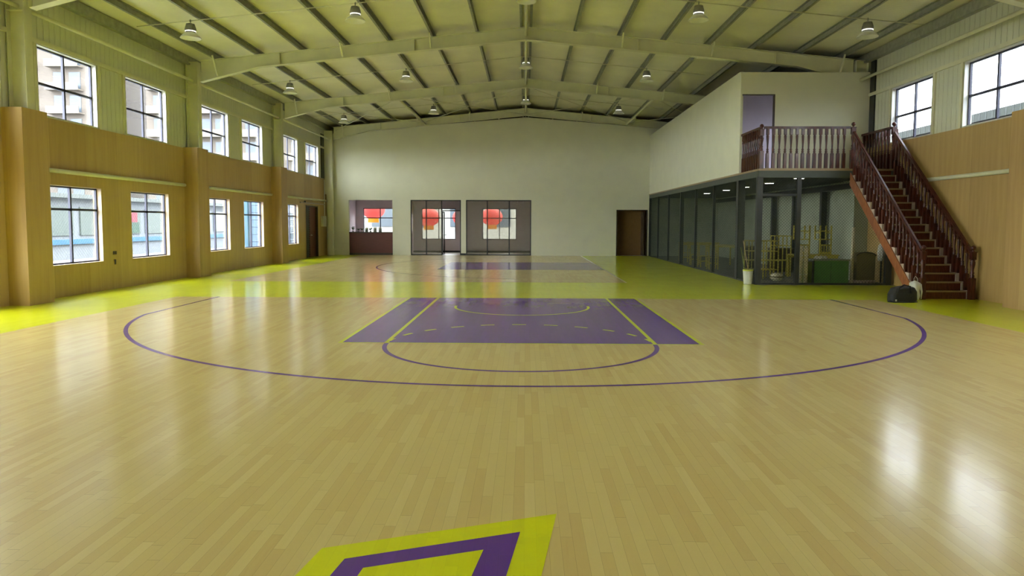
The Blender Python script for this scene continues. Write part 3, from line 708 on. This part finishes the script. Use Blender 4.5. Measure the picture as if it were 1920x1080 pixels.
# open yellow shelf frame near the front
def open_frame(label, x, y, w, d, levels, cols_, name='shelf_rack'):
    e = thing(name, label, 'shelf', (x, y, .004)); t = .028
    for i in range(cols_+1):
        xx = -w/2+w*i/cols_
        for sy in (-d/2, d/2): MB().box(xx-t/2, xx+t/2, sy-t/2, sy+t/2, 0, levels[-1]).build('upright', m_yellow, e)
    for z in levels:
        MB().box(-w/2, w/2, -d/2-t/2, -d/2+t/2, z-t, z).box(-w/2, w/2, d/2-t/2, d/2+t/2, z-t, z).box(-w/2, w/2, -d/2, d/2, z-t*.6, z-t*.3).build('shelf', m_yellow, e)
    return e
open_frame('open yellow wooden shelf rack behind the mesh door', 6.98, 21.2, .86, .4, (.28, .55, .82, 1.12), 4)
open_frame('pale yellow frame rack standing behind the green cabinet', 7.9, 22.2, .5, .35, (.5, .95, 1.25), 2)
table('yellow table carrying upturned chairs behind the green cabinet', 8.6, 21.5, 1.3, .7, .70)
chair('yellow chair upturned on the table behind the green cabinet, left one', (8.3, 21.6, .704), .1)
chair('yellow chair upturned on the table behind the green cabinet, right one', (8.9, 21.5, .704), .1)
for o in bpy.data.objects:
    if 'label' in o and 'upturned' in o['label'] and o['category'] == 'chair':
        o.rotation_euler = (PI, 0, .1); o.location.z = .704+.86
# green cabinet with its olive side panel
e = thing('green_cabinet', 'low green cabinet standing right behind the front mesh', 'cabinet', (8.15, 19.45, .004))
MB().box(-.40, .52, -.22, .22, 0, .62).build('body', m_green, e)
MB().box(-.42, .54, -.24, .24, .62, .66).build('top', mat('grey_cabinet_top', (.22, .25, .19), .5), e)
MB().box(-.425, -.40, -.235, .22, 0, .62).box(.045, .052, -.226, -.22, .03, .60).build('dark_edge', m_dark, e)
e = MB().box(7.55, 7.70, 19.25, 19.65, .004, .60).build('olive_box', m_olive); tag(e, 'narrow olive box between the cream rolls and the green cabinet', 'box')
e = thing('plastic_bag', 'crumpled clear plastic bag on top of the green cabinet', 'bag', (8.0, 19.45, .664))
k = MB()
for i in range(6):
    a = i*1.1; k.lathe([(.02, 0), (.07, .02), (.06, .06), (.02, .09)], .12*math.cos(a), .1*math.sin(a), 7, smooth=False)
k.build('crumpled_film', m_cloth, e)
for i, x in enumerate((7.36, 7.50)):
    e = thing('mat_roll', ['cream rolled mat upright behind the mesh door post, left of the pair', 'cream rolled mat upright beside the green cabinet, right of the pair'][i], 'mat', (x, 19.17, .004), group='cream rolled mats')
    MB().lathe([(.055, 0), (.057, .5), (.055, 1.02-.06*i), (.03, 1.03-.06*i), (.03, 1.0-.06*i)], n=16).build('roll', m_roll, e)
    for z in (.25, .75): MB().lathe([(.058, z), (.059, z+.012), (.058, z+.024)], n=16).build('tie', m_cloth, e)
e = thing('net_roll', 'tall thin pale roll standing between the green cabinet and the arched crate', 'roll', (8.78, 19.3, .004))
MB().tube([(0, 0, 0), (.01, .01, .8), (.03, .03, 1.52)], [.045, .045, .04], 12).build('roll', m_roll, e)
e = thing('arched_crate', 'brown arched-top crate on a pale slatted base by the store corner', 'crate', (9.16, 19.5, .004))
arc = [(-.24, .10), (.24, .10), (.25, .74)]+[(.25*math.cos(t*PI/10), .74+.10*math.sin(t*PI/10)) for t in range(1, 10)]+[(-.25, .74)]
MB().prism(arc, 'y', -.2, .2).build('body', m_brown, e)
MB().tube([(p[0]*1.03, -.21, p[1]+.01) for p in arc[2:]], .014, 8).build('rim', m_dark, e)
k = MB()
for i in range(6): k.box(-.25+i*.09, -.20+i*.09, -.22, .2, 0, .08)
k.box(-.26, .26, -.22, .22, .07, .10); k.build('slatted_base', m_cream, e)
e = thing('cloth_stand', 'dark stand with a white cloth hung on it, right of the arched crate', 'stand', (9.56, 19.3, .004))
MB().tube([(0, 0, 0), (0, 0, 1.35)], .02, 8).box(-.1, .08, -.1, .1, 0, .03).build('stand', m_dark, e)
MB().lathe([(.05, .62), (.075, .66), (.085, .85), (.07, 1.02), (.03, 1.08)], -.02, 0, 10, smooth=True).build('cloth', m_cloth, e)
e = thing('straw_basket', 'round straw basket on the concrete inside the mesh door', 'basket', (7.1, 20.2, .004))
MB().lathe([(.10, 0), (.16, .05), (.18, .12), (.16, .18), (.10, .21), (.04, .22)], n=20).build('woven_body', m_roll, e)
MB().lathe([(.19, .105), (.195, .12), (.19, .135)], n=20).build('rim', m_brown, e)
# lattice bucket with poles, outside the mesh corner
e = thing('lattice_bucket', 'white lattice bucket on the lime floor at the mesh corner', 'bucket', (5.955, 19.12, .001))
k = MB().lathe([(.10, 0), (.105, .01), (.128, .36), (.120, .36), (.098, .02)], n=22)
k.build('body', m_white, e)
k = MB()
for i in range(22):
    a = 2*PI*i/22
    for s in (-1, 1): k.tube([((.103+.026*t)*math.cos(a+s*t*.9), (.103+.026*t)*math.sin(a+s*t*.9), .01+.33*t) for t in (0, .25, .5, .75, 1)], .0035, 4, cap=False)
k.build('lattice', m_box, e)
MB().lathe([(.128, .35), (.136, .355), (.136, .385), (.128, .39), (.12, .37)], n=22).build('rim', mat('yellow_green_rim', (.55, .58, .08), .4), e)
o = MB().tube([(6.02, 19.12, .05), (5.80, 19.09, 1.16)], .011, 6).build('broom_handle', m_nose); tag(o, 'pale wooden pole leaning out of the lattice bucket, longer one', 'pole')
o = MB().tube([(5.93, 19.14, .05), (5.76, 19.16, .98)], .009, 6).build('broom_handle', m_olive); tag(o, 'thin olive pole leaning out of the lattice bucket, shorter one', 'pole')
o = MB().tube([(6.35, 19.6, .01), (6.50, 20.3, 2.1)], .012, 6).build('long_rod', m_nose); tag(o, 'thin pale rod leaning inside the store behind the corner post', 'pole')
# stack of dim boxes at the back of the store
for i, (x, y, w, h) in enumerate(((7.1, 22.9, .5, .9), (6.7, 22.2, .35, .55), (8.6, 24.2, .7, .8))):
    e = thing('storage_box', ['tall dark brown box behind the yellow shelf rack', 'low brown box left of the yellow shelf rack', 'wide dark box between the table and the right store wall'][i], 'box', (x, y, .004))
    MB().box(-w/2, w/2, -.2, .2, 0, h-.04).build('body', m_sock, e); MB().box(-w/2-.01, w/2+.01, -.21, .21, h-.04, h).build('lid', m_brown, e)

# ------------------------------------------------------------------ bag and white sack at the stair foot
e = thing('duffel_bag', 'black duffel bag lying on the lime border by the stair foot', 'bag', (7.86, 14.95, .001), .10)
k = MB(); prof = [(-.27, .0), (.27, 0), (.29, .06), (.28, .22), (.22, .31), (-.02, .33), (-.2, .29), (-.27, .16)]
n = len(prof)
rings_ = [(-.13, .82, .9), (-.10, .96, .97), (0, 1, 1), (.10, .96, .97), (.13, .82, .9)]
vs = [(x*sx, y, z*sz) for y, sx, sz in rings_ for x, z in prof]
fs = [tuple(range(n))]+[(r*n+i, (r+1)*n+i, (r+1)*n+(i+1) % n, r*n+(i+1) % n) for r in range(4) for i in range(n)]+[tuple(range(4*n, 5*n))[::-1]]
k.add(vs, fs, 0, False); bo = k.build('body', m_black, e)
md = bo.modifiers.new('round', 'BEVEL'); md.width = .02; md.segments = 3; md.limit_method = 'ANGLE'
MB().tube([(-.18, -.12, .15), (-.16, -.14, .30), (-.05, -.14, .36), (.08, -.14, .33), (.12, -.13, .15)], .014, 6).build('carry_strap', m_black, e)
MB().box(-.22, .18, -.145, -.13, .05, .18).build('pocket', m_black, e)
MB().tube([(-.26, -.05, .02), (-.36, -.10, .01), (-.30, -.2, .01), (.1, -.24, .012), (.22, -.18, .012)], .014, 6).build('loose_strap', m_black, e)
MB().box(-.235, -.20, -.147, -.143, .02, .06).build('tag', m_cloth, e)
e = thing('white_sack', 'off-white cloth bag slumped against the black duffel by the first newel', 'bag', (8.35, 15.33, .001))
e.scale = (.85, .85, .9)
k = MB(); k.tube([(0, 0, 0), (.01, .01, .10), (0, 0, .22), (-.03, -.01, .32), (-.04, -.02, .40), (-.03, -.01, .445)], [.08, .10, .085, .12, .13, .03], 11)
k.tube([(.07, -.05, .37), (.11, -.07, .20), (.10, -.07, .02)], [.04, .022, .012], 8); k.build('cloth_body', m_cloth, e)
MB().tube([(-.05, 0, .40), (-.06, 0, .50), (-.02, 0, .56), (.03, 0, .50), (.04, 0, .41)], .006, 6).build('handle', m_cloth, e)

# ------------------------------------------------------------------ bar opening: counter, pots, jars
e = thing('bar_counter', 'dark red-brown bar counter filling the left opening of the far wall', 'counter', (-7.7, FY+.1, 0))
MB().box(-1.085, 1.085, -.07, .35, 0, 1.10).build('front', m_counter, e); MB().box(-1.088, 1.088, -.09, .42, 1.10, 1.145).build('worktop', m_sock, e)
MB().box(-1.085, 1.085, -.075, -.07, 0, .10).build('plinth', m_sock, e)
def plant(x, h, label, blk=False):
    e = thing('potted_plant', label, 'plant', (x, FY+.13, 1.145), group='small plants on the bar counter')
    MB().lathe([(.035, 0), (.05, .07), (.052, .075), (.04, .075)], n=12).build('pot', m_dark if blk else m_white, e)
    k = MB()
    for i in range(16):
        a = i*2.4; r = .04+.05*random.random(); z = .07+h*(.35+.65*random.random())
        p = Vector((r*math.cos(a), r*math.sin(a), z)); t = Vector((-math.sin(a), math.cos(a), 0))*.022
        k.add([p*.3+Vector((0, 0, .05)), p+t, p+Vector((r*.6*math.cos(a), r*.6*math.sin(a), .02)), p-t], [(0, 1, 2, 3)])
    k.build('foliage', m_leaf, e)
for x, h, l in ((-8.62, .22, 'small leafy plant at the left end of the bar counter'), (-8.36, .10, 'low dark plant, second from the left on the bar counter'),
                (-8.17, .10, 'low dark plant, third from the left on the bar counter'), (-7.74, .14, 'bushy green plant on the bar counter under the window middle')): plant(x, h, l)
for x, l in ((-7.945, 'glass jar beside the bushy plant on the bar counter'), (-7.52, 'glass jar in the middle of the bar counter, left of the last one'), (-7.26, 'rightmost glass jar on the bar counter')):
    e = thing('glass_jar', l, 'jar', (x, FY+.15, 1.145), group='jars on the bar counter')
    MB().lathe([(.07, 0), (.078, .02), (.078, .15), (.06, .18)], n=16).build('jar_body', mat('jar_contents', (.30, .36, .30), .2), e)
    MB().lathe([(.066, .18), (.068, .19), (.068, .215), (.02, .225)], n=16).build('lid', m_white, e)
# wall fittings
o = MB().box(LX+.001, LX+.12, 34.45, 34.95, 1.42, 1.93).build('meter_box', m_box); tag(o, 'pale electrical box on the plywood wall between doorway and far corner', 'electrical box')
for z, l in ((.87, 'dark double wall socket between the first two lower windows, upper one'), (.65, 'dark wall socket plate below the double socket, near the floor')):
    e = thing('wall_socket', l, 'socket', (LX+.001, 17.0, z))
    if z > .8: MB().box(0, .012, -.07, -.015, -.04, .04).box(0, .012, .015, .07, -.04, .04).build('plate', m_sock, e)
    else: MB().box(0, .012, -.03, .03, -.06, .06).build('plate', m_sock, e)
    MB().box(.012, .018, -.012, .012, -.012, .012).build('plug', m_dark, e)
e = thing('security_camera', 'small dark camera on the rail above the left doorway', 'camera', (LX+.08, 31.7, 2.55))
MB().tube([(0, 0, .0), (.06, -.16, -.02)], .035, 10).build('camera_body', m_dark, e); MB().box(-.08, 0, -.01, .01, -.04, -.01).build('bracket', m_dark, e)

# ------------------------------------------------------------------ red lanterns outside the rear windows
LA = [(-8.62, 40.4, 2.38, .66, 'wide red festival lantern seen over the bar counter'), (-5.48, 40.4, 1.93, .62, 'red festival lantern behind the left glass partition'),
      (-3.55, 40.4, 1.93, .56, 'red festival lantern partly hidden behind the door opening'), (-1.90, 40.4, 1.96, .60, 'red festival lantern behind the right glass partition')]
for x, y, z, r, l in LA:
    e = thing('red_lantern', l, 'lantern', (x, y, z), group='red lanterns outside the rear windows'); n = 32; pr = []
    for i in range(0, 17):
        t = -PI/2+PI*i/16; pr.append((max(.02, r*math.cos(t)), r*.84*math.sin(t)))
    k = MB(); vs = []; fs = []
    for rr, zz in pr:
        for j in range(n):
            a = 2*PI*j/n; q = rr*(1+.02*abs(math.cos(a*8))); vs.append((q*math.cos(a), q*math.sin(a), zz))
    for i in range(len(pr)-1):
        for j in range(n): fs.append((i*n+j, i*n+(j+1) % n, (i+1)*n+(j+1) % n, (i+1)*n+j))
    k.add(vs, fs, 0, True); k.build('shade', m_red, e)
    MB().lathe([(.42*r, -.80*r), (.46*r, -.76*r), (.46*r, -.70*r)], n=24).lathe([(.3*r, .80*r), (.3*r, .88*r)], n=24).build('gold_collar', m_gold, e)
    k = MB()
    for j in range(40):
        a = 2*PI*j/40; k.bar((.42*r*math.cos(a), .42*r*math.sin(a), -.78*r), (.44*r*math.cos(a), .44*r*math.sin(a), -1.15*r), .04, .01)
    k.build('fringe', m_gold, e)
    MB().tube([(0, 0, .85*r), (0, 0, 5.199-z)], .012, 6).build('cord', m_dark, e)
k = MB().box(LX, 1.5, 40.36, 40.44, 5.2, 5.28)
for x in (-9.8, -7.0, -4.5, -2.8, 1.4): k.box(x, x+.08, RB+.2, 40.4, 5.2, 5.28)
k.build('canopy_rail', m_dark, bpy.data.objects['wall_rear_room'])
# ------------------------------------------------------------------ outdoors
g = MB()
for a, b, c, d_ in rects(-160, 120, -90, 160, [(LX-.2, RX+.2, BY-.2, RB+.2)]): g.box(a, b, c, d_, -.4, -.22)
o = g.build('ground', m_yard); tag(o, kind='structure')
MB().box(LX-.4, RX+.4, BY-12, BY-.2, -.22, -.01).build('forecourt', m_yard, o)
def apartment(x0, x1, label, seed, dy=0):
    y = 95+dy; e = thing('apartment_block', label, 'building', ((x0+x1)/2, y, -.22), world=True)
    MB().box(x0, x1, y, y+14, -.22, 44).build('wall', m_apt, e)
    k = MB(); kw = MB()
    for f in range(14):
        z = .6+f*3.05
        x = x0+.6
        while x < x1-4.5:
            k.box(x, x+4.4, y-1.3, y, z, z+.16); k.box(x, x+4.4, y-1.3, y-1.22, z+.16, z+.95)
            kw.box(x+.4, x+1.9, y-.06, y+.02, z+.9, z+2.5); kw.box(x+2.5, x+4.0, y-.06, y+.02, z+.2, z+2.5)
            x += 6.1
    k.build('balconies', m_slab, e); kw.build('windows', m_aptwin, e); return e
apartment(-82, -56.2, 'beige apartment block with cream balconies seen through the first upper window', 1)
apartment(-50.4, -18, 'beige apartment block with cream balconies seen through the farther upper windows', 2)
e = thing('low_hut', 'long low white building with a blue base strip outside the left windows', 'building', (-22.2, 45, -.22), world=True)
MB().box(-27, -22.2, 25, 75, -.22, 2.75).build('wall', m_hutw, e)
MB().box(-22.2, -22.05, 25, 75, .52, .76).build('blue_strip', m_blue, e)
MB().box(-27.4, -21.7, 24.6, 75.4, 2.75, 2.95).build('roof', m_greyroof, e)
k = MB(); kp = MB(); kq = MB()
for i in range(16):
    y = 26+i*3.05; k.box(-22.2, -22.12, y, y+2.5, .95, 2.35); 
    if i % 3 == 1: kp.box(-22.13, -22.09, y+.9, y+2.1, 1.6, 2.25); kq.box(-22.13, -22.10, y+.9, y+2.3, 1.0, 1.6)
k.build('windows', m_glassh, e); kp.build('red_poster', m_poster1, e); kq.build('green_poster', m_poster2, e)
e = thing('blue_shed', 'blue and white sheeted shed outside the fourth and fifth left windows', 'shed', (-12.9, 36, -.22), world=True)
MB().prism([(-13.5, -.22), (-12.2, -.22), (-12.2, 2.1), (-12.7, 3.1), (-13.5, 3.1)], 'y', 34.3, 45).build('sheeting', m_tarp, e)
MB().box(-12.4, -12.2, 34.1, 34.3, -.22, 2.3).box(-13.5, -13.35, 34.1, 34.3, -.22, 3.1).build('frame', m_blue, e)
e = thing('neighbour_roof', 'grey-green sheeted building edge beyond the right upper windows', 'building', (16, 30, -.22), world=True)
MB().box(14, 26, -12, 62, -.22, 4.75).build('wall', m_hutw, e); MB().box(13.8, 26.2, -12.2, 62.2, 4.75, 5.0).build('roof', m_greyroof, e)
e = thing('rear_house', 'pale house with grey windows beyond the lantern yard', 'building', (-3, 58, -.22), world=True)
MB().box(-14, 8, 58, 66, -.22, 5.5).build('wall', mat('pale_house_render', (.27, .265, .24), .8), e)
k = MB()
for x in (-12.5, -9.3, -6.1, -2.9, .3, 3.5): k.box(x, x+1.7, 57.93, 58.0, 1.3, 2.9)
k.build('windows', m_aptwin, e); MB().box(-14.2, 8.2, 57.6, 66.2, 5.5, 5.8).build('roof', m_greyroof, e)

for o in list(bpy.data.objects):
    if '_w' in o: del o['_w']
